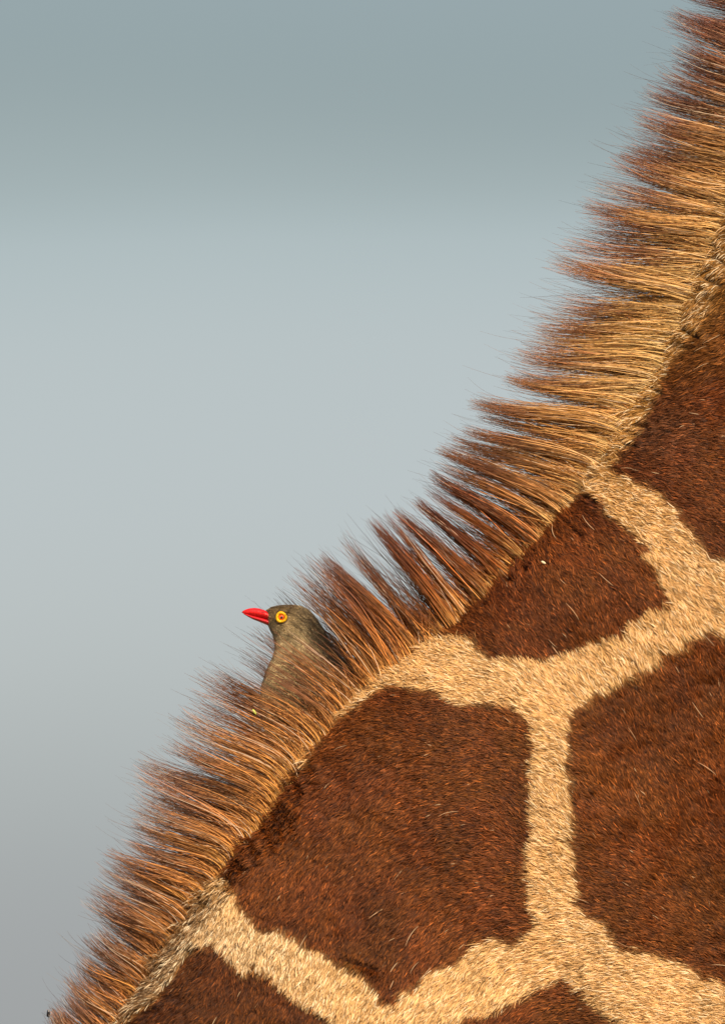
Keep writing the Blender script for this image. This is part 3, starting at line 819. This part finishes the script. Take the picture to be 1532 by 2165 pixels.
# keep feathers off the eye and the beak
ey = np.hypot(px - 594.5, py - 1302)
keep = ~((ey < 14) & (y < BY)) & ~((px < 566) & (py > 1284) & (py < 1320))
C = np.repeat(c[:, None], 3, 1)
Rr = np.repeat((rng.uniform(0.12, 0.22, n) * 0.001)[:, None], 3, 1) * np.array([1, .8, .25])
pl = hair_obj('plumage', P[keep] - BO, Rr[keep], np.clip(C[keep], .003, .9), m_feath, bird)
tag(pl, kind='stuff')

# beak: two mandibles lofted along the bill
def mandible(name, secs, mat):
    V = []; F = []; sg = 20
    for (x, yt, yb, hw) in secs:          # x px, top, bottom, half width px
        for k in range(sg):
            a_ = 2 * math.pi * k / sg
            V.append((float(wx(x)), BY + hw * MM * math.cos(a_), float(wz((yt + yb) / 2 - (yb - yt) / 2 * math.sin(a_)))))
    for i in range(len(secs) - 1):
        for k in range(sg):
            k2 = (k + 1) % sg
            F.append((i * sg + k, i * sg + k2, (i + 1) * sg + k2, (i + 1) * sg + k))
    F.append(tuple(range(sg))[::-1]); F.append(tuple(range((len(secs) - 1) * sg, len(secs) * sg)))
    return mesh_obj(name, loc(V), F, mat, bird)
up = mandible('upper_beak', [(510.8, 1288.6, 1290, .6), (514, 1286, 1291.5, 2.5), (519, 1283.4, 1293.2, 5), (527, 1281, 1295.5, 8), (537, 1280, 1298, 11), (548, 1281.3, 1300.6, 14), (558, 1284.5, 1303, 17), (566, 1288.5, 1305.5, 19), (576, 1295, 1308, 19)], m_beak)
lo = mandible('lower_beak', [(512.5, 1290.2, 1291, .6), (517, 1291.8, 1294.8, 3), (525, 1294.4, 1299.6, 6), (535, 1297, 1304.8, 9), (546, 1299.6, 1309, 12), (557, 1302, 1313.6, 15), (565, 1304.2, 1317, 17), (574, 1306, 1318, 17)], m_beak2)
# nostril
V = []; F = []
for k in range(12):
    a_ = 2 * math.pi * k / 12
    V.append((float(wx(556 + 3.6 * math.cos(a_))), BY - 15.6 * MM - 0.0002, float(wz(1291 + 1.1 * math.sin(a_) + .25 * 3.6 * math.cos(a_)))))
V2 = [(v[0], v[1] + 0.0012, v[2]) for v in V]
F = [tuple(range(12)), tuple(range(12, 24))[::-1]] + [(k, (k + 1) % 12, 12 + (k + 1) % 12, 12 + k) for k in range(12)]
no = mesh_obj('nostril', loc(V + V2), F, m_beak2); no.parent = up

# eye: yellow wattle ring, iris, pupil (near side and far side)
def dome(name, cx, cy, rx, rz, h, y0, sgn, mat, parent, hole=0.0):
    V = []; F = []; sg = 40; rg = 8
    for r_ in range(rg + 1):
        u = hole + (1 - hole) * r_ / rg
        hh = h * math.sqrt(max(0, 1 - u * u)) if hole == 0 else h * math.sin(math.pi * (u - hole) / (1 - hole)) ** 0.6 if 0 < r_ < rg else 0
        for k in range(sg):
            a_ = 2 * math.pi * k / sg
            wob = 1 + (0.035 * math.sin(3 * a_ + 1) if hole else 0)
            V.append((float(wx(cx + rx * u * wob * math.cos(a_))), y0 - sgn * hh * MM, float(wz(cy + rz * u * wob * math.sin(a_)))))
    for r_ in range(rg):
        for k in range(sg):
            k2 = (k + 1) % sg
            F.append((r_ * sg + k, r_ * sg + k2, (r_ + 1) * sg + k2, (r_ + 1) * sg + k))
    return mesh_obj(name, loc(V), F, mat, parent)
A = bird_front(np.array([594.5]), np.array([1302.0]))[0]
for sgn, y0 in ((1, A - 0.0008), (-1, 2 * BY - A + 0.0008)):
    ring = dome('eye_ring', 594.5, 1302, 12.4, 12.6, 4.0, y0, sgn, m_ring, bird, hole=0.48)
    iris = dome('iris', 595, 1302.6, 7.6, 6.4, 3.6, y0 + sgn * 0.0001, sgn, m_iris, ring)
    dome('pupil', 594.8, 1303, 2.7, 2.7, 1.4, y0 - sgn * 3.1 * MM, sgn, m_pupil, ring)

# legs and feet holding the crest
for dx_, yy in ((-14, BY - 0.008), (22, BY + 0.008)):
    V = []; F = []
    def tb(pts, rad):
        b0 = len(V)
        for i, p_ in enumerate(pts):
            for k in range(8):
                a_ = 2 * math.pi * k / 8
                V.append((p_[0] + rad[i] * math.cos(a_), p_[1] + rad[i] * math.sin(a_), p_[2]))
        for i in range(len(pts) - 1):
            for k in range(8):
                k2 = (k + 1) % 8
                F.append((b0 + i * 8 + k, b0 + i * 8 + k2, b0 + (i + 1) * 8 + k2, b0 + (i + 1) * 8 + k))
    kx, kz = float(wx(672 + dx_)), float(wz(1600))
    fx, fz = float(wx(676 + dx_)), float(wz(1614))
    tb([(kx, yy, kz + .004), (kx, yy, kz), (fx, yy, fz)], [.0022, .0014, .0011])
    for a_ in (-2.4, -1.9, -1.3, 1.2):
        ex, eyy = fx + .009 * math.cos(a_), yy + .009 * math.sin(a_)
        tb([(fx, yy, fz), ((fx + ex) / 2, (yy + eyy) / 2, fz + .001), (ex, eyy, fz - .002), (ex + .001 * math.cos(a_), eyy + .001 * math.sin(a_), fz - .005)], [.0010, .0009, .0007, .0001])
    mesh_obj('leg', loc(V), F, m_leg, bird)

# ------------------------------------------------------------------ small bits caught in the mane and the coat
def blob(name, px, py, y, rx, rz, ang, mat, label, cat):
    V = []; F = []; sg, rg = 14, 8
    c, s_ = math.cos(ang), math.sin(ang)
    for i in range(rg + 1):
        u = math.pi * i / rg
        for k in range(sg):
            a_ = 2 * math.pi * k / sg
            lx = -math.cos(u) * rx * (1 + .05 * math.sin(5 * a_)); lz = math.sin(u) ** 0.8 * rz * math.cos(a_); ly = math.sin(u) * rz * 0.8 * math.sin(a_)
            V.append(((lx * c - lz * s_) * MM, ly * MM, (lx * s_ + lz * c) * MM))
    for i in range(rg):
        for k in range(sg):
            k2 = (k + 1) % sg
            F.append((i * sg + k, i * sg + k2, (i + 1) * sg + k2, (i + 1) * sg + k))
    o = mesh_obj(name, V, F, mat)
    o.location = (float(wx(px)), y, float(wz(py)))
    return tag(o, label, cat)
m_seed = plain_mat('green_seed', (0.42, 0.45, 0.06), 0.5, 0.2, 1500)
m_straw = plain_mat('dry_straw', (0.62, 0.50, 0.32), 0.7, 0.2, 1500)
m_fly = plain_mat('black_fly', (0.010, 0.009, 0.012), 0.25, 0.2, 1500)
m_wing = plain_mat('smoky_fly_wing', (0.05, 0.045, 0.045), 0.3, 0.2, 1500)
blob('grass_seed', 538, 1508, -0.011, 6.5, 2.8, math.radians(-55), m_seed, 'tiny yellow-green grass seed caught in the mane beside the bird breast', 'seed')
yb, _, _ = surf(np.array([1147.0]), np.array([1199.0]))
blob('straw_bit', 1147, 1199, float(yb[0]) - 0.0025, 5.5, 2.6, math.radians(-30), m_straw, 'pale dry plant scrap stuck in the dark patch just below the mane', 'straw')
fly = blob('fly', 103, 2144, -0.004, 7.5, 3.0, math.radians(84), m_fly, 'tiny black fly clinging to the lowest mane hairs at the left', 'fly')
for sgn in (-1, 1):
    V = []; F = []
    for k in range(12):
        a_ = 2 * math.pi * k / 12
        V.append(((2.5 + 2.2 * math.cos(a_)) * MM, sgn * 2.2 * MM, (-2 + 6 * math.sin(a_)) * MM))
    V2 = [(v[0], v[1] + 0.00006, v[2]) for v in V]
    F = [tuple(range(12)), tuple(range(12, 24))[::-1]] + [(k, (k + 1) % 12, 12 + (k + 1) % 12, 12 + k) for k in range(12)]
    mesh_obj('wing', V + V2, F, m_wing, fly)
